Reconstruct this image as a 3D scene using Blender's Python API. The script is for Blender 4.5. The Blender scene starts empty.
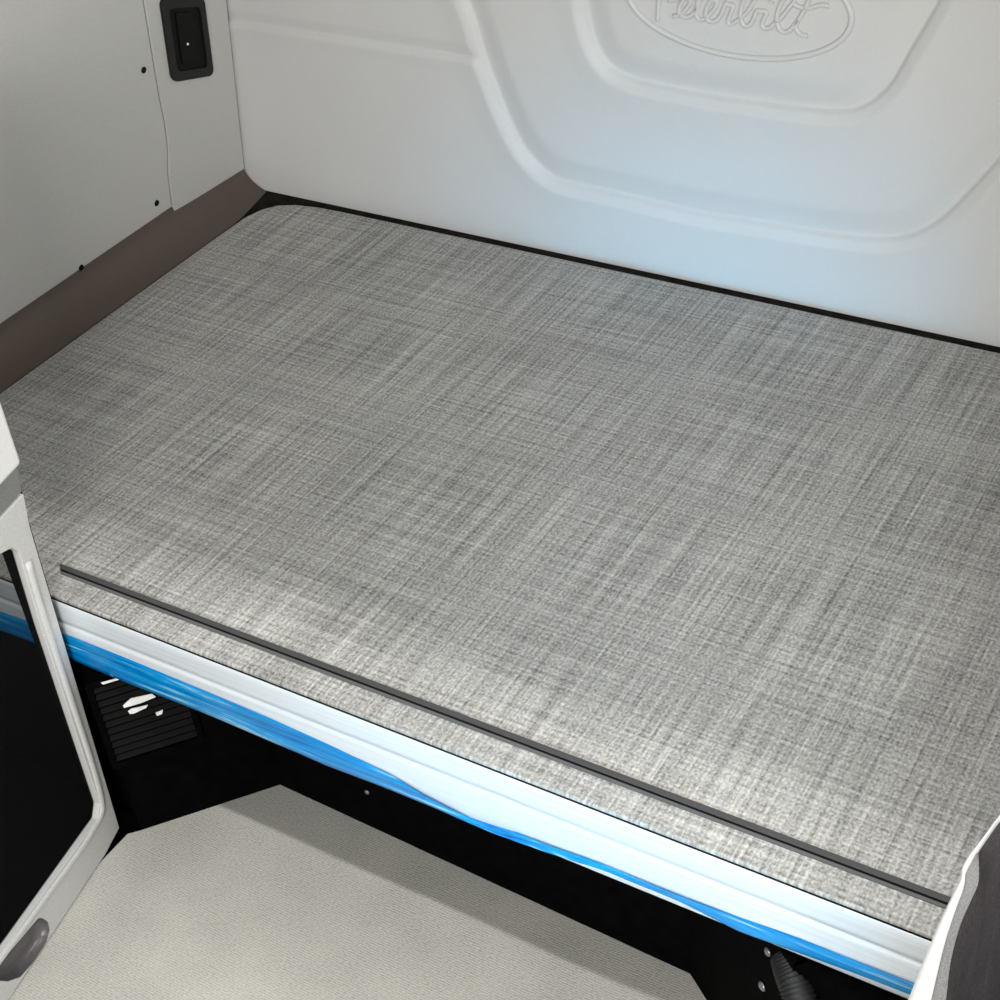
import bpy, bmesh, math, random
import numpy as np
from mathutils import Vector
random.seed(4); rng = np.random.default_rng(4)
C = bpy.context.scene.collection
S = 1.2                                   # metres per layout unit
CAM = np.array([0.0, 0.0, 1.584])         # camera position, metres, cab floor at z = 0
F = 1581.0
def nv(v):
    v = np.array(v, float); return v/np.linalg.norm(v)
AX = -nv([-3023, -904, F]); AY = nv([1234, -1360, F]); AY = nv(AY - AX*(AX@AY)); AZ = np.cross(AX, AY)
ROT = np.array([AX, AY, AZ])
# ---- survey helpers: where a sight line of the photograph meets a real plane of the cab (metres)
def ray(p): return ROT @ nv([p[0]-500, p[1]-500, F])
def on_plane(p, q, n):
    q = np.array(q, float); n = np.array(n, float); d = ray(p)
    return CAM + d*((n@(q-CAM))/(n@d))
def U(x, y, z): return CAM + S*np.array([x, y, z], float)

H = 0.384                                 # bunk top
FRONT = 0.743*S; REAR = 1.552*S; LEFT_MAT = -1.383*S; RIGHT_MAT = 0.03*S
RWALL = 0.115*S
WQ = U(-1.413, 0, -.723); WN = nv([1, 0, -.112])       # left wall, leaning in towards the roof
def on_rear(p): return on_plane(p, (0, REAR, 0), (0, 1, 0))
def on_left(p): return on_plane(p, WQ, WN)
def on_z(p, z): return on_plane(p, (0, 0, z), (0, 0, 1))
def on_y(p, y): return on_plane(p, (0, y, 0), (0, 1, 0))

# ------------------------------------------------------------------ materials
def mat(name):
    m = bpy.data.materials.new(name); m.use_nodes = True
    nt = m.node_tree; b = nt.nodes['Principled BSDF']
    return m, nt, b
def nd(nt, kind, **kw):
    n = nt.nodes.new(kind)
    for k, v in kw.items(): setattr(n, k, v)
    return n
def coords(nt, scale=(1, 1, 1), rot=(0, 0, 0)):
    tc = nd(nt, 'ShaderNodeTexCoord'); mp = nd(nt, 'ShaderNodeMapping')
    mp.inputs['Scale'].default_value = scale; mp.inputs['Rotation'].default_value = rot
    nt.links.new(tc.outputs['Object'], mp.inputs['Vector']); return mp.outputs['Vector']
def noise(nt, vec, scale=1.0, detail=2.0, rough=.5):
    n = nd(nt, 'ShaderNodeTexNoise'); n.inputs['Scale'].default_value = scale
    n.inputs['Detail'].default_value = detail; n.inputs['Roughness'].default_value = rough
    nt.links.new(vec, n.inputs['Vector']); return n.outputs['Fac']
def math_(nt, op, a, b=None):
    n = nd(nt, 'ShaderNodeMath', operation=op)
    for i, v in enumerate((a, b)):
        if v is None: continue
        if isinstance(v, (int, float)): n.inputs[i].default_value = v
        else: nt.links.new(v, n.inputs[i])
    return n.outputs[0]
def ramp(nt, fac, stops):
    r = nd(nt, 'ShaderNodeValToRGB'); e = r.color_ramp.elements
    while len(e) < len(stops): e.new(.5)
    for k, (p, c) in enumerate(stops):
        e[k].position = p; e[k].color = (*c, 1) if len(c) == 3 else c
    nt.links.new(fac, r.inputs['Fac']); return r.outputs['Color']
def bump(nt, b, h, strength=.3, dist=.002):
    n = nd(nt, 'ShaderNodeBump'); n.inputs['Strength'].default_value = strength
    n.inputs['Distance'].default_value = dist
    nt.links.new(h, n.inputs['Height']); nt.links.new(n.outputs['Normal'], b.inputs['Normal'])
def plain(name, col, rough=.5, metal=0.0, grain=0.0, gscale=900, spec=.5, var=.06):
    m, nt, b = mat(name)
    v = coords(nt); f = noise(nt, v, gscale if grain else 60, 2)
    c0 = tuple(max(0, c*(1-var)) for c in col); c1 = tuple(min(1, c*(1+var)) for c in col)
    nt.links.new(ramp(nt, f, [(.3, c0), (.7, c1)]), b.inputs['Base Color'])
    b.inputs['Roughness'].default_value = rough; b.inputs['Metallic'].default_value = metal
    b.inputs['Specular IOR Level'].default_value = spec
    if grain: bump(nt, b, f, grain, .0015)
    return m
M_WALL = plain('moulded_wall_plastic', (.56, .56, .55), .5, grain=.12, gscale=700, var=.03)
M_SIDE = plain('side_wall_plastic', (.50, .498, .48), .5, grain=.25, gscale=650, var=.07)
M_TRIM = plain('shade_toned_trim_vinyl', (.090, .066, .053), .55, grain=.3, gscale=600, var=.1)  # brown shade and reflection beside the mat, put into the trim colour
M_BLACK = plain('black_plastic', (.004, .004, .004), .5, var=.3, spec=.12)
M_SATIN = plain('black_satin_plastic', (.010, .010, .010), .4, grain=.2, gscale=500, var=.3, spec=.25)
M_VOID = plain('black_underbunk_board', (.0016, .0015, .0016), .8, var=.4, spec=.02)
M_WHITE = plain('white_moulded_plastic', (.69, .69, .675), .35, grain=.15, gscale=420, var=.04)
M_GREYBAND = plain('grey_rubber_band', (.17, .175, .17), .55, grain=.3, gscale=500, var=.15)
M_PULL = plain('grey_pull_plastic', (.10, .092, .095), .3, grain=.2, gscale=600, var=.15)
M_STRIP = plain('charcoal_strip', (.052, .052, .053), .5, grain=.1, gscale=700, var=.1)
M_STRIP2 = plain('grey_strip_lip', (.10, .10, .10), .5, var=.08)
M_LINE = plain('black_seam', (.004, .004, .004), .7, spec=.1)
M_STEEL = plain('zinc_bolt_metal', (.26, .25, .26), .35, metal=.8)
M_RIBHOSE = plain('black_hose_rubber', (.0028, .0025, .0027), .6, grain=.2, gscale=700, var=.3)
M_SLAT = plain('black_slat_plastic', (.0022, .0022, .0022), .5, var=.3, spec=.05)
M_FRAME = plain('shaded_white_frame_plastic', (.50, .50, .49), .4, grain=.25, gscale=420, var=.08)  # white plastic darkened in colour for the shade on the partition frame
M_DECK = plain('dark_deck_felt', (.016, .0135, .0115), .9, var=.4, spec=.05)
M_DOT_SLIVER = plain('white_dot_and_light_sliver', (.85, .85, .84), .3)  # white for the latch dot and for light slivers in the vent
M_GREYFUR = plain('grey_felt_edge', (.21, .21, .21), .9, grain=.8, gscale=900, var=.3)

def carpet(name, col):
    m, nt, b = mat(name); v = coords(nt)
    f = noise(nt, v, 420, 4, .7); g = noise(nt, v, 14, 2)
    s = math_(nt, 'ADD', f, math_(nt, 'MULTIPLY', g, .4))
    nt.links.new(ramp(nt, s, [(.5, tuple(c*.55 for c in col)), (.9, tuple(c*1.5 for c in col))]), b.inputs['Base Color'])
    b.inputs['Roughness'].default_value = .95; b.inputs['Specular IOR Level'].default_value = .15
    bump(nt, b, f, .8, .002); return m
M_CARPET = carpet('charcoal_carpet', (.062, .055, .058))

def screen_mat():                         # fine black mesh cloth, about two thirds closed
    m, nt, b = mat('black_mesh_cloth'); v = coords(nt)
    f = noise(nt, v, 500, 3, .6)
    nt.links.new(ramp(nt, f, [(.3, (.002, .002, .002)), (.75, (.010, .009, .0095))]), b.inputs['Base Color'])
    b.inputs['Roughness'].default_value = .9; b.inputs['Specular IOR Level'].default_value = .1
    b.inputs['Alpha'].default_value = .3
    return m
M_SCREEN = screen_mat()

def woven():
    m, nt, b = mat('woven_vinyl')
    warp = noise(nt, coords(nt, (250, 4, 1)), 1, 1.5, .6)      # threads running front to back
    weft = noise(nt, coords(nt, (3.5, 250, 1)), 1, 1.5, .6)      # threads running side to side
    fine = noise(nt, coords(nt, (330, 250, 1)), 1, 1, .5)
    slubw = noise(nt, coords(nt, (90, 3, 1)), 1, 3, .7)
    slubf = noise(nt, coords(nt, (3, 90, 1)), 1, 3, .7)
    blot = noise(nt, coords(nt), 6, 3, .5)
    s = math_(nt, 'MULTIPLY', warp, .32)
    for x, w in ((weft, .26), (fine, .36), (slubw, .15), (slubf, .11), (blot, .07)):
        s = math_(nt, 'ADD', s, math_(nt, 'MULTIPLY', x, w))
    s = math_(nt, 'DIVIDE', s, 1.27)
    nt.links.new(ramp(nt, s, [(.375, (.105, .104, .098)), (.46, (.255, .253, .243)), (.53, (.385, .383, .367)), (.62, (.58, .577, .555))]), b.inputs['Base Color'])
    b.inputs['Roughness'].default_value = .6; b.inputs['Specular IOR Level'].default_value = .3
    bump(nt, b, s, .5, .002); return m
M_WOVEN = woven()

def floor_mat():
    m, nt, b = mat('ribbed_floor_vinyl')
    v = coords(nt)
    w = nd(nt, 'ShaderNodeTexWave', wave_type='BANDS', bands_direction='Y')
    w.inputs['Scale'].default_value = 98; w.inputs['Distortion'].default_value = 2.2
    w.inputs['Detail'].default_value = 2; w.inputs['Detail Scale'].default_value = 1.6
    nt.links.new(v, w.inputs['Vector'])
    fine = noise(nt, coords(nt, (260, 420, 1)), 1, 3, .7)
    blot = noise(nt, v, 9, 3)
    s = math_(nt, 'ADD', math_(nt, 'MULTIPLY', w.outputs['Fac'], .13), math_(nt, 'MULTIPLY', fine, .62))
    s = math_(nt, 'ADD', s, math_(nt, 'MULTIPLY', blot, .25))
    nt.links.new(ramp(nt, s, [(.3, (.27, .26, .235)), (.5, (.45, .437, .40)), (.7, (.58, .565, .52))]), b.inputs['Base Color'])
    b.inputs['Roughness'].default_value = .7; b.inputs['Specular IOR Level'].default_value = .3
    bump(nt, b, s, .5, .002); return m
M_FLOOR = floor_mat()

def rail_mat():
    m, nt, b = mat('brushed_aluminium')
    f = noise(nt, coords(nt, (3, 300, 300)), 1, 3)
    nt.links.new(ramp(nt, f, [(.3, (.69, .755, .80)), (.7, (.79, .845, .885))]), b.inputs['Base Color'])
    b.inputs['Metallic'].default_value = .25; b.inputs['Roughness'].default_value = .38
    return m
M_RAIL = rail_mat()
def film_mat():
    m, nt, b = mat('blue_protective_film')
    f = noise(nt, coords(nt, (6, 140, 140)), 1, 4, .65)
    nt.links.new(ramp(nt, f, [(.30, (.0, .09, .33)), (.44, (.0, .21, .54)), (.57, (.01, .28, .62)), (.70, (.34, .62, .80))]), b.inputs['Base Color'])
    b.inputs['Roughness'].default_value = .22
    bump(nt, b, f, .4, .003); return m
M_FILM = film_mat()

# ------------------------------------------------------------------ mesh helpers
def link(name, me, m, parent=None, origin=(0, 0, 0), smooth=False):
    me.update()
    me.materials.append(m)
    if smooth:
        for p in me.polygons: p.use_smooth = True
    o = bpy.data.objects.new(name, me); C.objects.link(o)
    if parent is not None: o.parent = parent
    else: o.location = origin
    return o
def from_bm(name, bm, m, parent=None, origin=None, smooth=False, bev=0.0):
    if origin is None: origin = parent_world(parent) if parent is not None else (0, 0, 0)
    bmesh.ops.translate(bm, verts=bm.verts, vec=-Vector([float(c) for c in origin]))
    bmesh.ops.recalc_face_normals(bm, faces=bm.faces)
    me = bpy.data.meshes.new(name); bm.to_mesh(me); bm.free()
    o = link(name, me, m, parent, [float(c) for c in origin], smooth)
    if bev:
        md = o.modifiers.new('bevel', 'BEVEL'); md.width = bev; md.segments = 3
        md.limit_method = 'ANGLE'; md.angle_limit = math.radians(35)
        for p in me.polygons: p.use_smooth = True
        wn = o.modifiers.new('wn', 'WEIGHTED_NORMAL'); wn.keep_sharp = True
    return o
def parent_world(p):
    v = Vector((0, 0, 0))
    while p is not None: v += p.location; p = p.parent
    return v
def thing(name, label, cat, loc, group=None):
    o = bpy.data.objects.new(name, None); C.objects.link(o)
    o.location = [float(c) for c in loc]; o.empty_display_size = .05
    return tag(o, label, cat, group)
def tag(o, label, cat, group=None):
    o['label'] = label; o['category'] = cat; o['kind'] = 'thing'
    if group: o['group'] = group
    return o
def struct(o): o['kind'] = 'structure'; return o
def V(a): return Vector([float(c) for c in a])
def slab(bm, pts, n, t):
    """polygon pts (3-D, planar) pushed along -n by t"""
    n = V(n)
    a = [bm.verts.new(V(p)) for p in pts]; b = [bm.verts.new(V(p) - n*t) for p in pts]
    bm.faces.new(a); bm.faces.new(b[::-1])
    k = len(a)
    for i in range(k): bm.faces.new([a[i], b[i], b[(i+1) % k], a[(i+1) % k]])
def slab_holes(outer, holes, n, t):
    """plate with through holes"""
    bm = bmesh.new(); n = V(n); edges = []; loops = []
    for lp in [outer]+holes:
        vs = [bm.verts.new(V(p)) for p in lp]; loops.append(vs)
        edges += [bm.edges.new((vs[i], vs[(i+1) % len(vs)])) for i in range(len(vs))]
    bmesh.ops.triangle_fill(bm, use_beauty=True, use_dissolve=False, edges=edges, normal=n)
    fr = list(bm.faces)
    mp = {v: bm.verts.new(v.co - n*t) for v in list(bm.verts)}
    for f in fr: bm.faces.new([mp[v] for v in reversed(f.verts)])
    for vs in loops:
        for i in range(len(vs)):
            a, b = vs[i], vs[(i+1) % len(vs)]
            bm.faces.new([a, b, mp[b], mp[a]])
    return bm
def box(bm, a, b):
    a = np.minimum(a, b); b = np.maximum(a, b)
    x0, y0, z0 = a; x1, y1, z1 = b
    slab(bm, [(x0, y0, z1), (x1, y0, z1), (x1, y1, z1), (x0, y1, z1)], (0, 0, 1), z1-z0)
def tube(bm, path, w, h, up, seg=8, taper=False):
    """raised bead: half-ellipse section of half width w and height h along path lying on a surface of normal up"""
    path = [np.array(p, float) for p in path]; up = nv(up); rings = []
    for i, p in enumerate(path):
        t = nv(path[min(i+1, len(path)-1)] - path[max(i-1, 0)]); s = np.cross(t, up)
        rings.append([bm.verts.new(V(p + s*w*math.cos(a) + up*h*math.sin(a))) for a in np.linspace(0, math.pi, seg)])
    for r0, r1 in zip(rings, rings[1:]):
        for j in range(seg-1): bm.faces.new([r0[j], r0[j+1], r1[j+1], r1[j]])
    for r in (rings[0], rings[-1]): bm.faces.new(r)
def catmull(pts, n=6):
    pts = [np.array(p, float) for p in pts]; P = [2*pts[0]-pts[1]]+pts+[2*pts[-1]-pts[-2]]; out = []
    for i in range(1, len(P)-2):
        for k in range(n):
            t = k/n
            out.append(.5*((2*P[i])+(P[i+1]-P[i-1])*t+(2*P[i-1]-5*P[i]+4*P[i+1]-P[i+2])*t*t+(-P[i-1]+3*P[i]-3*P[i+1]+P[i+2])*t**3))
    out.append(pts[-1]); return out
def loft(bm, rows, close=False):
    vs = [[bm.verts.new(V(p)) for p in r] for r in rows]
    for a, b in zip(vs, vs[1:]):
        for j in range(len(a)-1): bm.faces.new([a[j], a[j+1], b[j+1], b[j]])
    return vs
def rrect(c, ax, ay, w, h, r, seg=6):
    c = np.array(c, float); out = []
    for sx, sy, a0 in ((1, 1, 0), (-1, 1, 90), (-1, -1, 180), (1, -1, 270)):
        for k in range(seg+1):
            a = math.radians(a0+90*k/seg)
            out.append(c + ax*(sx*(w/2-r)+r*math.cos(a)) + ay*(sy*(h/2-r)+r*math.sin(a)))
    return out
def dome(bm, c, n, r, h, seg=14):
    n = nv(n); a = nv(np.cross(n, [0.3, .2, 1])); b = np.cross(n, a); rows = []
    for k in range(5):
        t = math.pi/2*k/5; rows.append([np.array(c)+(a*math.cos(q)+b*math.sin(q))*r*math.cos(t)+n*h*math.sin(t) for q in np.linspace(0, 2*math.pi, seg, endpoint=False)])
    vs = [[bm.verts.new(V(p)) for p in r_] for r_ in rows]; top = bm.verts.new(V(np.array(c)+n*h))
    for r0, r1 in zip(vs, vs[1:]):
        for j in range(seg): bm.faces.new([r0[j], r0[(j+1) % seg], r1[(j+1) % seg], r1[j]])
    for j in range(seg): bm.faces.new([vs[-1][j], vs[-1][(j+1) % seg], top])
    bm.faces.new(vs[0][::-1])

# ------------------------------------------------------------------ rear wall: one moulded sheet with two nested recesses
outer_px = [(461.5, 0), (470.5, 24), (480, 57), (490, 85.5), (503.5, 120), (517, 147), (532, 166.5), (550, 180.6), (568, 187.5), (610, 196.5),
            (655, 207), (700, 217.5), (760, 227), (820, 237), (865, 242.4), (892, 242.4), (916, 237), (940, 223.5), (964, 201), (982, 181.5), (1000, 162)]
inner_px = [(580, 0), (583, 21), (592, 51), (604, 69), (619, 79.5), (640, 87), (670, 93), (700, 99), (760, 108), (820, 115),
            (850, 114.6), (868, 108), (883, 96), (895, 81), (910, 54), (928, 24), (941.5, 0)]
def plane2(pxs, ext):
    q = catmull([on_rear(p)[[0, 2]] for p in pxs], 4)
    a, b = q[0], q[3]; d = nv(a-b); q = [a+d*ext]+q
    a, b = q[-1], q[-4]; d = nv(a-b); q = q+[a+d*ext]
    return np.array(q)
outer = plane2(outer_px, .5); inner = plane2(inner_px, .45)
def sdist(P, poly):
    d = np.full(len(P), 9.); ins = np.zeros(len(P), bool); n = len(poly)
    for i in range(n):
        a, b = poly[i], poly[(i+1) % n]; ab = b-a
        if i < n-1:
            t = np.clip(((P-a)@ab)/(ab@ab), 0, 1); d = np.minimum(d, np.linalg.norm(P-a-t[:, None]*ab, axis=1))
        c = ((a[1] > P[:, 1]) != (b[1] > P[:, 1])); x = a[0]+(P[:, 1]-a[1])*(b[0]-a[0])/(b[1]-a[1]+1e-12)
        ins ^= c & (P[:, 0] < x)
    return np.where(ins, d, -d)                       # positive inside
def sstep(t): t = np.clip(t, 0, 1); return t*t*(3-2*t)
def lip(d, k=1.0):                                    # soft crest, slope down to a crease at d = 0, hollow floor inside
    a = .0028*sstep((d+.052)/.040)
    t = np.clip((d+.015)/.015, 0, 1); b = .0065*t**1.3
    c = .0065*sstep(d/.0045); e = .0075*sstep((d-.0045)/.042)
    return k*(a-b-c+e)
FLAT = .0030
seam_z = on_rear((340, 39))[2]
xs = np.arange(-1.475*S, RWALL+.004, .0027)
zs = np.concatenate([np.arange(H-.03, U(0, 0, -.555)[2], .0027), np.linspace(U(0, 0, -.555)[2], 1.9, 24)])
GX, GZ = np.meshgrid(xs, zs); P2 = np.stack([GX.ravel(), GZ.ravel()], 1)
do = sdist(P2, outer); di = sdist(P2, inner)
h = lip(do)+lip(di)
dz = (P2[:, 1]-seam_z); wl_ = sstep(-do/.02)
h += wl_*lip(dz*1.9, .42)
me = bpy.data.meshes.new('wall_rear')
nx, nz = len(xs), len(zs); Y = REAR-h
back = REAR+.05
verts = np.stack([P2[:, 0], Y, P2[:, 1]], 1).tolist()
faces = [(j*nx+i, j*nx+i+1, (j+1)*nx+i+1, (j+1)*nx+i) for j in range(nz-1) for i in range(nx-1)]
b0 = len(verts)
verts += [(xs[0], back, zs[0]), (xs[-1], back, zs[0]), (xs[-1], back, zs[-1]), (xs[0], back, zs[-1])]
faces.append((b0+1, b0, b0+3, b0+2))
me.from_pydata(verts, [], faces)
wall_rear = struct(link('wall_rear', me, M_WALL, smooth=True))
wall_rear['label'] = 'light grey moulded rear wall with two nested recesses'
# oval badge moulded into the inner recess, lettering in script
di0 = REAR+.0052
def on_badge(p): return on_plane(p, (0, di0, 0), (0, 1, 0))
el = np.array([on_badge(p)[[0, 2]] for p in [(630, 0), (639, 14), (656, 26.6), (684, 42), (712, 51), (740, 56.6), (768, 58.8), (796, 56.8), (824, 49.8), (843.6, 36.4), (852, 22.4), (850.6, 8.4), (845, 0)]])
mu = el.mean(0); q = (el-mu)/.1
A = np.stack([q[:, 0]**2, q[:, 0]*q[:, 1], q[:, 1]**2, q[:, 0], q[:, 1]], 1)
a_, b_, c_, d_, e_ = np.linalg.lstsq(A, np.ones(len(q)), rcond=None)[0]
cx = np.linalg.solve([[2*a_, b_], [b_, 2*c_]], [-d_, -e_]); k_ = 1+a_*cx[0]**2+b_*cx[0]*cx[1]+c_*cx[1]**2
ev, evec = np.linalg.eigh(np.array([[a_, b_/2], [b_/2, c_]])/k_)
ring = []
for t in np.linspace(0, 2*math.pi, 97):
    g = mu+.1*(cx+evec@np.array([math.cos(t)/math.sqrt(ev[0]), math.sin(t)/math.sqrt(ev[1])])); ring.append((g[0], di0, g[1]))
emb = bpy.data.objects.new('emblem', None); C.objects.link(emb); emb.parent = wall_rear
emb.location = (mu[0], di0, mu[1])
bm = bmesh.new(); tube(bm, ring[:-1]+[ring[0], ring[1]], .0042, .0045, (0, -1, 0), 8)
from_bm('oval_ring', bm, M_WALL, emb, smooth=True)
strokes = [
 [(658, 20), (658.7, 8), (659.5, -6), (661, -20), (663, -32)],
 [(650, -22), (656, -33), (668, -37), (682, -33), (688, -22), (684, -8), (676, -.5), (669, .3)],
 [(673.5, 16), (680, 14.5), (686, 9), (690.5, 3), (690, -2), (685.5, -2), (680.8, 4), (679.6, 10), (682, 15), (687, 17), (693, 14), (697, 8), (702, -4), (706, -20)],
 [(706, -20), (700, -4), (696.5, 9), (697, 16), (701, 19.5), (706, 17.5), (711, 13), (716.5, 6), (717, 1), (713, 0), (708.5, 5), (706, 12), (707, 18), (711, 21.5), (716, 20.5), (721, 15), (725, 6), (726.5, 3), (729, 4.5), (733.5, 5.5), (732, 11), (729.5, 17), (728.5, 21), (731, 24), (736.5, 21), (742, 17), (748, 11), (755, 0), (760, -14), (758, -21), (752, -17), (745, -3), (741, 11), (741.5, 20), (745.5, 25.5), (751, 23.5), (755, 16), (757, 11), (762, 10.8), (767, 12.3), (764.5, 18), (762.5, 24), (765, 28), (770, 27.5), (774, 24), (781, 18), (789, 8), (795, 0), (800, -13), (798, -19), (790, -9), (781, 4), (777.5, 15), (778, 25), (782, 31), (788, 31.5), (793, 27), (799, 19), (804, 11), (810, -2), (814, -10)],
 [(799, 19), (796, 25.5), (798, 31), (802, 34.5), (808, 35.4)],
 [(696, -13), (704, -11), (713, -11)],
 [(794, 3.5), (798, 6), (804, 7.8), (811, 7.6), (817, 5.6), (823, 4.6), (829, 6)],
 [(771, 2), (772.5, .5)]]
bm = bmesh.new()
for st in strokes: tube(bm, [on_badge(p) for p in catmull(st, 5)], .0034, .0042, (0, -1, 0), 8)
from_bm('lettering', bm, M_WALL, emb, smooth=True)

# ------------------------------------------------------------------ left wall: lower trim, side panel and corner pillar with thin gaps
wu = nv([0, 1, 0]); wv = nv(np.cross(WN, wu)); wv = wv if wv[2] > 0 else -wv
def LW(y, z, out=0.0):                                  # y, z in metres on the leaning wall face
    x = WQ[0] - (-(WN[2])*(z-WQ[2]))/WN[0]*1.0
    x = WQ[0] - WN[2]*(z-WQ[2])/WN[0]
    return np.array([x, y, z])+WN*out
zt = lambda u: CAM[2]+S*u
TOP = 1.9; ZTR = zt(-.958)
bm = bmesh.new()
slab(bm, [LW(.2, H-.03, -.012), LW(REAR+.02, H-.03, -.012), LW(REAR+.02, TOP, -.012), LW(.2, TOP, -.012)], WN, .03)
wall_left = struct(from_bm('wall_left', bm, M_LINE)); wall_left['label'] = 'left side wall of grey moulded panels'
seam = [(-.3, 1.394), (-.669, 1.394), (-.798, 1.398), (-.835, 1.401), (-.862, 1.401), (-.882, 1.399), (-.905, 1.394), (-.9575, 1.393)]
pts = [LW(.2, ZTR+.001), *[LW(y*S-.0014, zt(z)) for z, y in seam[::-1]], LW(1.394*S-.0014, TOP), LW(.2, TOP)]
bm = bmesh.new(); slab(bm, pts, WN, .012)
side_panel = from_bm('side_panel', bm, M_SIDE, wall_left, bev=.002)
pts = [LW(y*S+.0012, zt(z)) for z, y in seam[::-1]]
pts = [LW(1.394*S+.0012, TOP)]+pts[::-1][1:]+[LW(1.394*S+.0012, ZTR-.012), LW(REAR-.0035, ZTR-.02), LW(REAR-.0035, TOP)]
bm = bmesh.new(); slab(bm, pts, WN, .012)
from_bm('corner_pillar', bm, M_SIDE, wall_left, bev=.002)
bm = bmesh.new(); box(bm, (-1.80, .2, -.02), (-1.765, REAR+.02, H-.031))
struct(from_bm('baseboard_left', bm, M_VOID))
# lower trim: concave strip from the seam down to the edge of the mat
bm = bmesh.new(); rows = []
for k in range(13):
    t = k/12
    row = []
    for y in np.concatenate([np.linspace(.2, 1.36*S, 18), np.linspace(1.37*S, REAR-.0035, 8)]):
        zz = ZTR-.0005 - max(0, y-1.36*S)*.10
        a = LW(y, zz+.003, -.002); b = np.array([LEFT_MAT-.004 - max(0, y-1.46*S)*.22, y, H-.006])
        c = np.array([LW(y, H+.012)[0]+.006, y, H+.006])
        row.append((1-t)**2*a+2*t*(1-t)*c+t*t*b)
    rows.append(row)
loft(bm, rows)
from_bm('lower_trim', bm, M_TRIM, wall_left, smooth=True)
for p in ((143.5, 70), (156.5, 203), (81, 267.5)):
    c = on_left(p); bm = bmesh.new(); dome(bm, c+WN*.0005, WN, .0052, .0025)
    from_bm('push_pin', bm, M_BLACK, wall_left, smooth=True)

# black latch plate in the pillar
c = LW(1.4605*S, zt(-.742), .0); root = thing('latch_plate', 'black rounded rectangular recessed latch plate on the grey corner pillar', 'latch plate', c)
LQ = [LW(1.420*S, zt(-.676)), LW(1.502*S, zt(-.703)), LW(1.504*S, zt(-.813)), LW(1.422*S, zt(-.789))]
def lq(u, v, out=0.0): return LQ[0]*(1-u)*(1-v)+LQ[1]*u*(1-v)+LQ[2]*u*v+LQ[3]*(1-u)*v+WN*out
def lrect(u0, v0, u1, v1, r, out):                      # rounded rectangle in plate coordinates
    q = rrect(((u0+u1)/2*.10, (v0+v1)/2*.135, 0), np.array([1., 0, 0]), np.array([0, 1., 0]), (u1-u0)*.10, (v1-v0)*.135, r)
    return [lq(p[0]/.10, p[1]/.135, out) for p in q]
bm = slab_holes(lrect(0, 0, 1, 1, .013, .004), [lrect(.15, .12, .87, .88, .008, .004)], WN, .006)
from_bm('bezel', bm, M_SATIN, root, bev=.0015)
bm = bmesh.new(); slab(bm, lrect(.13, .10, .89, .90, .008, .0012), WN, .001)
from_bm('recess', bm, M_BLACK, root)
bm = bmesh.new(); slab(bm, lrect(.30, .18, .66, .80, .004, .0034), WN, .0022)
from_bm('rocker', bm, M_BLACK, root, bev=.001)
bm = bmesh.new(); cc = on_plane((187.6, 44), LQ[0]+WN*.0034, WN); dome(bm, cc, WN, .0022, .002)
from_bm('indicator_dot', bm, M_DOT_SLIVER, root, smooth=True)['label'] = 'tiny white dot'

# ------------------------------------------------------------------ floor, right wall
fl = [on_z(p, 0.0) for p in ((280, 785), (690, 976))]
yb = .848*S
FLc = np.array([-.928*S, .856*S, 0]); FLf = np.array([-1.028*S, .732*S, 0])
FRc = np.array([-.413*S, .840*S, 0]); FRf = np.array([-.270*S, .735*S, 0])
bm = bmesh.new()
slab(bm, [(-1.04*S, -.9, 0), (.9, -.9, 0), (.9, FRf[1], 0), FRf, FRc, FLc, FLf, (-1.038*S, .7215*S, 0), (-1.04*S, .60, 0)], (0, 0, 1), .02)
floor = struct(from_bm('floor', bm, M_FLOOR)); floor['label'] = 'beige grey ribbed vinyl floor'
bm = bmesh.new(); box(bm, (-1.9, -.9, -.05), (.9, REAR+.05, -.021))
struct(from_bm('floor_base', bm, M_VOID))
bm = bmesh.new(); box(bm, (RWALL, .2, H-.03), (RWALL+.04, REAR+.05, TOP))
struct(from_bm('wall_right', bm, M_SIDE))

bm = bmesh.new(); box(bm, (-1.62, .614, 1.65), (RWALL, REAR-.001, 1.69))  # unseen slab added overhead; its front edge casts the mat's shadow band
struct(from_bm('overhead_shade_slab', bm, M_WALL))
# ------------------------------------------------------------------ bunk base
root = bunk = thing('bunk_base', 'black bunk base box with recessed riser under the metal rail', 'bunk base', ((LEFT_MAT+RIGHT_MAT)/2, 1.14*S, 0))
bm = bmesh.new(); box(bm, (LW(1, H)[0]+.004, FRONT+.026, H-.030), (RWALL-.002, REAR-.001, H-.005))
from_bm('deck_board', bm, M_DECK, root)
bm = bmesh.new(); slab(bm, [FLc, FRc, FRc+[0, 0, H-.031], FLc+[0, 0, H-.031]], (0, -1, 0), .02)
from_bm('riser', bm, M_VOID, root)
ln = nv([FLc[1]-FLf[1], -(FLc[0]-FLf[0]), 0]); rn = nv([-(FRc[1]-FRf[1]), FRc[0]-FRf[0], 0]); rn = rn if rn[0] < 0 else -rn
ZU = H-.105
up = lambda p, z: np.array([p[0], p[1], z])
bm = bmesh.new(); slab(bm, [FLf, FLc, up(FLc, ZU), up(FLf, ZU)], ln, .015)
slab(bm, [up((-1.66, .752*S), 0), up((-1.035*S, .752*S), 0), up((-1.035*S, .752*S), ZU), up((-1.66, .752*S), ZU)], (0, -1, 0), .015)
from_bm('side_board', bm, M_VOID, root)
bm = bmesh.new(); slab(bm, [FRc, FRf, up(FRf, ZU), up(FRc, ZU)], rn, .015)
slab(bm, [FRf, up((RWALL, FRf[1]), 0), up((RWALL, FRf[1]), ZU), up(FRf, ZU)], (0, -1, 0), .015)
from_bm('side_board', bm, M_VOID, root)
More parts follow.
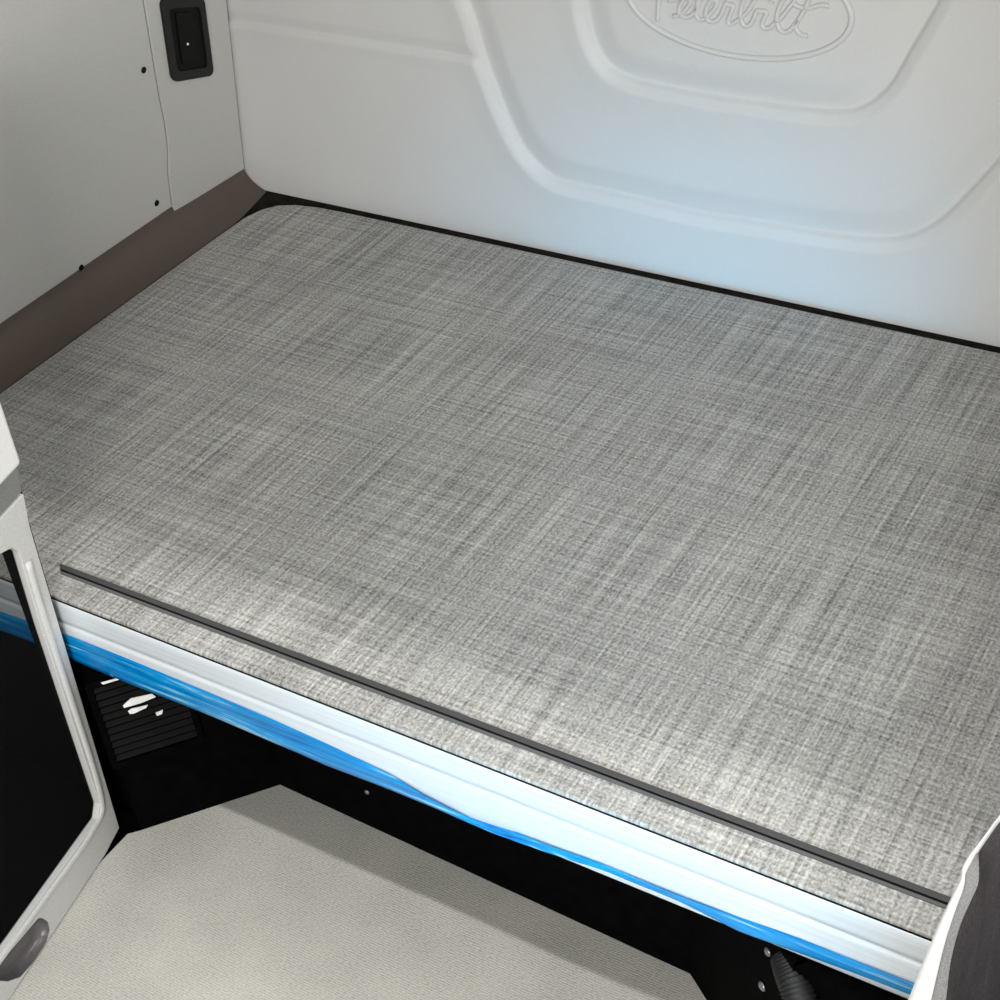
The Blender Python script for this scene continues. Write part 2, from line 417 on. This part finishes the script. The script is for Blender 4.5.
def bolt(p, q, n, r=.004, m=M_STEEL):
    c = on_plane(p, q, n); bm = bmesh.new(); dome(bm, c, n, r, r*.6); from_bm('bolt', bm, m, root, smooth=True)
rpn = nv([-(FRc[1]-FLc[1]), FRc[0]-FLc[0], 0]); rpn = -rpn if rpn[1] > 0 else rpn
bolt((367, 792), FLc, rpn, .004); bolt((387, 787), FLc, rpn, .0045, M_BLACK)
bolt((768, 951.5), FRc, rn, .0055); bolt((762.5, 986), FRc, rn, .006)

# vent grille on the slanted left board
gc = on_plane((146, 712), FLc, ln); ga = nv(FLc-FLf); gz = np.array([0, 0, 1.])
gc = gc+gz*(ZU-.078-gc[2]); root = thing('vent_grille', 'black louvred vent on slanted board below the left end of rail', 'vent', gc+ln*.001)
bm = slab_holes(rrect(gc+ln*.007, ga, gz, .120, .150, .006, 3), [rrect(gc+ln*.007, ga, gz, .104, .132, .004, 3)], ln, .006)
from_bm('grille_frame', bm, M_VOID, root, bev=.001)
bm = bmesh.new()
for k in range(11):
    b = gc+gz*(-.060+.0120*k)
    slab(bm, [b-ga*.054+ln*.006-gz*.002, b+ga*.054+ln*.006-gz*.002, b+ga*.054+ln*.0015+gz*.004, b-ga*.054+ln*.0015+gz*.004], nv(ln+gz*.6), .0016)
from_bm('louver', bm, M_SLAT, root)
for tri in ([(123, 706), (131, 698.5), (152, 694), (156, 697), (140, 703.5), (124, 708)], [(128, 711.5), (131.5, 709), (148, 705), (146, 708), (134, 713.6), (130, 714)],
            [(101, 683), (127, 675.6), (128, 677), (103, 684.6)], [(155.5, 713), (163, 710), (162, 714), (157, 716)]):
    bm = bmesh.new(); slab(bm, [on_plane(p, gc+ln*.0085, ln) for p in tri], ln, .001)  # white plates standing in for light seen between the slats
    from_bm('light_sliver', bm, M_DOT_SLIVER, root)['label'] = 'white sliver standing in for light through the vent'

# black corrugated hose hanging beside the right board
hp = [U(-.281, .752, -1.103), U(-.274, .742, -1.104), U(-.266, .733, -1.107), U(-.257, .724, -1.118), U(-.248, .715, -1.148), U(-.241, .710, -1.20), U(-.239, .708, -1.317)]
hp = catmull(hp, 14)
bm = bmesh.new(); rings = []
for i, p in enumerate(hp):
    t = nv(hp[min(i+1, len(hp)-1)]-hp[max(i-1, 0)]); s = nv(np.cross(t, [0, 1, 0])); u2 = np.cross(s, t)
    r = .0165+.0013*math.sin(i*2.1)
    rings.append([p+(s*math.cos(a)+u2*math.sin(a))*r for a in np.linspace(0, 2*math.pi, 25)])
loft(bm, rings)
bmesh.ops.remove_doubles(bm, verts=bm.verts, dist=1e-5)
tag(from_bm('corrugated_hose', bm, M_RIBHOSE, None, hp[-1], smooth=True), 'black corrugated hose hanging under the right end of the rail', 'hose')

# ------------------------------------------------------------------ aluminium rail and its blue film
x0, x1 = LEFT_MAT-.04, RIGHT_MAT+.08
root = thing('metal_rail', 'long brushed metal edge rail along the bunk front with blue film', 'rail', ((x0+x1)/2, FRONT+.01, H-.103))
prof = [(.022, -.0062), (.0075, -.0058), (.0042, -.0035), (.0026, -.0055), (.0015, -.012), (.0010, -.030), (.0012, -.0365), (.0032, -.0378), (.0032, -.0395), (.0008, -.041), (0, -.046), (0, -.0935), (.001, -.0968), (.004, -.098), (.022, -.098)]
bm = bmesh.new(); loft(bm, [[(x, FRONT+py, H+pz) for py, pz in prof] for x in np.linspace(x0, x1, 60)])
from_bm('rail_body', bm, M_RAIL, root, smooth=True)
def zr(p): return on_y(p, FRONT)
tops = [zr(p) for p in [(0, 611), (72, 636), (200, 688), (264, 715), (328, 744), (392, 774), (424, 793), (472, 818), (520, 833), (600, 862), (680, 894), (740, 917), (800, 938), (910, 981), (1000, 1015)]]
bots = [zr(p) for p in [(0, 630), (74, 652), (200, 707), (264, 736), (328, 765), (392, 790), (456, 817), (520, 840), (600, 868), (680, 901), (740, 930), (800, 952), (907, 993), (1000, 1030)]]
tx, tz = np.array([[p[0], p[2]] for p in tops]).T; bx, bz = np.array([[p[0], p[2]] for p in bots]).T
bm = bmesh.new(); rows = []
for x in np.linspace(x0+.01, x1-.01, 320):
    zt_, zb_ = np.interp(x, tx, tz), max(np.interp(x, bx, bz), H-.104)
    zb_ = min(zb_, zt_-.004)
    if x < -.78: zb_ = min(zb_, H-.0985)
    row = []
    wr = math.exp(-((x+.62)/.14)**2)
    for k in range(9):
        t = k/8; z = zt_+(zb_-zt_)*t
        y = FRONT-.0012-.0022*math.sin(math.pi*t)*(.3+wr)-.0018*wr*math.sin(x*40+t*9)-.0008*math.sin(x*23+t*4)
        row.append((x, y, z))
    rows.append(row)
loft(bm, rows)
f = from_bm('protective_film', bm, M_FILM, root, smooth=True); f['label'] = 'blue peeling protective film'
md = f.modifiers.new('s', 'SOLIDIFY'); md.thickness = .0004

# ------------------------------------------------------------------ sleeper mat
L, R, Yf, Yr = LEFT_MAT, RIGHT_MAT, FRONT+.0045, 1.531*S
out = [(L, Yf), (R, Yf)]
corner = [(0, -.16), (.001, -.080), (.012, -.042), (.028, -.022), (.055, -.009), (.095, -.002), (.148, 0)]
out += [(R-a, Yr+b) for a, b in corner]
out += [(L+a, Yr+b) for a, b in corner[::-1]]
zt0 = H+.0015
root = thing('sleeper_mat', 'large grey woven vinyl mat covering the bunk', 'mat', ((L+R)/2, (Yf+Yr)/2, H-.005))
bm = bmesh.new(); slab(bm, [(x, y, zt0) for x, y in out], (0, 0, 1), .006)
from_bm('woven_sheet', bm, M_WOVEN, root, bev=.0015)
bm = bmesh.new(); o2 = [(x, y, H-.0028) for x, y in out]; cen = np.mean(o2, 0)
slab(bm, [np.array(p)+nv((np.array(p)-cen)*[1, 1, 0])*[.0016, .0016, 0] for p in o2], (0, 0, 1), .002)
from_bm('edge_binding', bm, M_LINE, root)
sx0, sx1 = -1.087*S, -.150*S
c0 = [on_z((58, 566), zt0)[1], on_z((58, 577), zt0)[1], on_z((950, 895), zt0)[1], on_z((950, 906), zt0)[1]]
ya, yb2 = (c0[0]+c0[2])/2, (c0[1]+c0[3])/2
ln_ = ya-yb2
xt0, xb0 = on_z((58, 566), zt0)[0], on_z((58, 577), zt0)[0]
def band(f0, f1, z):                                    # a band of the strip between two fractions of its width
    xa = lambda f_: xb0+(xt0-xb0)*f_
    return [(xa(f0), yb2+ln_*f0, zt0+z), (sx1, yb2+ln_*f0, zt0+z), (sx1, yb2+ln_*f1, zt0+z), (xa(f1), yb2+ln_*f1, zt0+z)]
bm = bmesh.new(); slab(bm, band(.49, 1, .0022), (0, 0, 1), .002)
sA = from_bm('edge_strip', bm, M_STRIP, root, bev=.0005); sA['label'] = 'dark grey strip across the mat front'
bm = bmesh.new(); slab(bm, band(0, .27, .0016), (0, 0, 1), .0014)
from_bm('strip_lip', bm, M_STRIP2, sA)
bm = bmesh.new(); slab(bm, band(.25, .51, .0010), (0, 0, 1), .0009)
from_bm('strip_groove', bm, M_LINE, sA)

# ------------------------------------------------------------------ left partition
pa = np.array([-1.045*S, .716*S]); pb_ = np.array([-1.001*S, .502*S]); pd = nv(pb_-pa)
PN = np.array([-pd[1], pd[0], 0]); PN = PN if PN[0] > 0 else -PN
def PP(s, z, out_=0.0): return np.array([pa[0]+pd[0]*s*S, pa[1]+pd[1]*s*S, zt(z)])+PN*out_
def on_part(p, off=0.0): return on_plane(p, PP(0, 0)+PN*off, PN)
root = thing('partition_panel', 'white framed partition with black mesh insert standing left of the doorway', 'partition', PP(.25, -1.32))
PE = .62
fo = [PP(.05, -1.3178), PP(.030, -1.3185), on_part((119.5, 828)), PP(-.006, -1.27), PP(-.016, -1.06), PP(-.024, -.90), PP(-.030, -.866), PP(PE, -.866), PP(PE, -1.3185), PP(.22, -1.3185)]
fi = [PP(.022, -1.268), PP(.012, -1.255), PP(.009, -1.12), PP(.006, -1.0), PP(.002, -.93), PP(.001, -.912), PP(.008, -.902), PP(.03, -.894), PP(PE-.04, -.894), PP(PE-.03, -.902), PP(PE-.03, -1.24), PP(PE-.04, -1.25)]
sl_px = [(38, 919), (42, 918.5), (47.5, 922), (49.5, 930), (46, 942), (33, 962), (20, 977), (8, 981), (-6, 980), (-12, 975), (-2, 968), (16, 945)]
sl = [on_part(p) for p in sl_px]
bm = slab_holes(fo, [fi, sl], PN, .010)
from_bm('frame', bm, M_FRAME, root, bev=.004)
# raised inner bead along the opening
bm = bmesh.new()
bead = [PP(-.006, -.93), PP(-.002, -1.0), PP(.001, -1.12), PP(.003, -1.20), PP(.008, -1.255), PP(.018, -1.270), PP(.035, -1.272), PP(.06, -1.274), PP(.16, -1.269), PP(.3, -1.262), PP(PE-.03, -1.255)]
tube(bm, catmull(bead, 6), .005, .003, PN, 8)
from_bm('inner_bead', bm, M_FRAME, root, smooth=True)
bm = bmesh.new(); slab(bm, [PP(.004, -1.275, -.008), PP(-.008, -.888, -.008), PP(PE-.02, -.888, -.008), PP(PE-.02, -1.275, -.008)], PN, .001)
from_bm('mesh_insert', bm, M_SCREEN, root)['label'] = 'black see-through mesh insert'
# grip cup in the lower rail
sc = np.mean(sl, 0)
bm = bmesh.new(); rows = []
for k in range(7):
    t = k/6; sca = .99-.28*t**2; dep = .0006-.014*math.sin(t*math.pi/2)
    rows.append([sc+(np.array(p)-sc)*sca+PN*dep for p in sl+[sl[0]]])
vs = loft(bm, rows); bm.faces.new(vs[-1][:-1])
bmesh.ops.remove_doubles(bm, verts=bm.verts, dist=1e-5)
from_bm('grip_cup', bm, M_PULL, root, smooth=True)['label'] = 'dark grey recessed grip'
# black strip along the far edge
bm = bmesh.new(); slab(bm, [PP(.0, -1.318, -.006), PP(-.0075, -1.27, -.006), PP(-.0215, -1.06, -.006), PP(-.030, -.90, -.006), PP(-.034, -.868, -.006), PP(0, -.868, -.006), PP(.0, -1.318, -.006)], PN, .02)
from_bm('far_edge_strip', bm, M_LINE, root)
bm = bmesh.new(); g0 = [PP(-.036, -.842), PP(-.030, -.866), PP(PE, -.866), PP(PE, -.83)]
slab(bm, [PP(-.0375, -.838, -.002), PP(-.031, -.8655, -.002), PP(PE, -.8655, -.002), PP(PE, -.838, -.002)], PN, .030)
from_bm('band', bm, M_GREYBAND, root, bev=.003)['label'] = 'grey rubber band'
bm = bmesh.new(); slab(bm, [PP(-.0395, -.8375, .004), PP(PE, -.8375, .004), PP(PE, -.545, .004), PP(-.041, -.545, .004)], PN, .045)
from_bm('upper_body', bm, M_WHITE, root, bev=.008)

# ------------------------------------------------------------------ right partition: low, carpeted, white capping
ZT = zt(-.75)
lf = [(1090, 690), (1012, 802), (1000, 815), (985, 835), (975, 848), (970, 854), (962, 868), (961, 878), (948, 904), (932, 940), (908, 1000), (888, 1050), (850, 1150)]
rt = [(1090, 692), (1012, 803.5), (1000, 817), (985.5, 837.5), (977, 850), (973, 857), (966, 871), (964, 885), (955, 910), (944, 945), (931, 1000), (920, 1050), (890, 1150)]
gr = [(1090, 697), (1012, 808), (1000, 822), (987, 838.5), (979, 851), (979, 866), (978, 884), (969, 905), (960, 926), (951, 960), (946, 1000), (940, 1050), (915, 1150)]
A_ = catmull([on_z(p, ZT) for p in lf], 4); B_ = catmull([on_z(p, ZT+.001) for p in rt], 4); G_ = catmull([on_z(p, ZT-.006) for p in gr], 4)
def keep(p): return np.array([p[0], min(p[1], FRONT-.012), p[2]])
A_, B_, G_ = [[keep(p) for p in q_] for q_ in (A_, B_, G_)]
root = thing('low_partition', 'low charcoal carpeted partition with white capping right of the doorway', 'partition', (A_[20][0], A_[20][1], 0))
bm = bmesh.new()
rows = []
for a, b in zip(A_, B_):
    m_ = (a+b)/2+[0, 0, .0015]
    rows.append([[a[0]-.0, a[1], .12*H], a-[0, 0, .006], a, m_, b, b-[0, 0, .006]])
loft(bm, rows); from_bm('capping', bm, M_WHITE, root, smooth=True)['label'] = 'white moulded capping'
bm = bmesh.new(); loft(bm, [[b-[0, 0, .0035], (b*.4+g*.6)-[0, 0, .001], g] for b, g in zip(B_, G_)])
from_bm('felt_edge', bm, M_GREYFUR, root, smooth=True)['label'] = 'frayed grey felt edge'
bm = bmesh.new(); rows = []
for g in G_:
    xg = g[0]
    rows.append([g+[0, 0, -.0015], g+[.006, 0, -.02], g+[.008, 0, -.2], [xg+.008, g[1], .003]])
loft(bm, rows); a = rows[0]
from_bm('carpet_face', bm, M_CARPET, root, smooth=True)
bm = bmesh.new()                                       # closed end and core behind the carpet
fa, fg = A_[0], G_[0]
slab(bm, [(fa[0]+.002, fa[1]-.001, .002), (fg[0]+.006, fg[1]-.001, .002), (fg[0]+.005, fg[1]-.001, ZT-.02), (fa[0]+.002, fa[1]-.001, ZT-.02)], (0, 1, 0), .01)
from_bm('end_board', bm, M_CARPET, root)

# ------------------------------------------------------------------ lights
def area(name, loc, target, sx, sy, power, col):
    l = bpy.data.lights.new(name, 'AREA'); l.shape = 'RECTANGLE'; l.size = sx; l.size_y = sy; l.energy = power; l.color = col
    o = bpy.data.objects.new(name, l); C.objects.link(o); o.location = loc
    o.rotation_euler = (Vector(target)-Vector(loc)).to_track_quat('-Z', 'Y').to_euler(); return o
o = area('added_front_fill', (-.75, .35, 2.5), (-.75, .35, 0), 1.3, .05, 31, (1, .985, .95))  # unseen strip light added to brighten the mat front and floor
area('cab_daylight', (.35, -1.5, 1.5), (-.75, 1.86, .65), 1.0, .5, 78, (1, .985, .955))
o = area('added_side_fill', (.09, 1.1, 1.2), (-1.3, .85, .5), .3, .2, 4.8, (1, .99, .97)); o.data.spread = math.radians(125)  # unseen fill added from the right so the mat darkens leftward
o = area('added_blue_spot', (.15, -1.2, .66), (-.88, 1.86, .36), .4, .2, .55, (.08, .58, 1)); o.data.spread = math.radians(17)  # narrow blue spot added to tint the lower rear wall
w = bpy.data.worlds.new('World'); bpy.context.scene.world = w; w.use_nodes = True
bg = w.node_tree.nodes['Background']; bg.inputs['Color'].default_value = (.93, .97, 1, 1); bg.inputs['Strength'].default_value = .15

# ------------------------------------------------------------------ camera
cd = bpy.data.cameras.new('camera'); cam = bpy.data.objects.new('camera', cd); C.objects.link(cam)
cd.sensor_fit = 'HORIZONTAL'; cd.sensor_width = 36; cd.lens = 36*F/1000; cd.clip_start = .02
from mathutils import Matrix
# columns: camera right, up, back in world space
Rm = Matrix([[ROT[i][0], -ROT[i][1], -ROT[i][2]] for i in range(3)])
cam.matrix_world = Matrix.Translation(V(CAM)) @ Rm.to_4x4()
bpy.context.scene.camera = cam
vs_ = bpy.context.scene.view_settings; vs_.view_transform = 'Standard'; vs_.look = 'None'; vs_.gamma = 1; vs_.exposure = 0
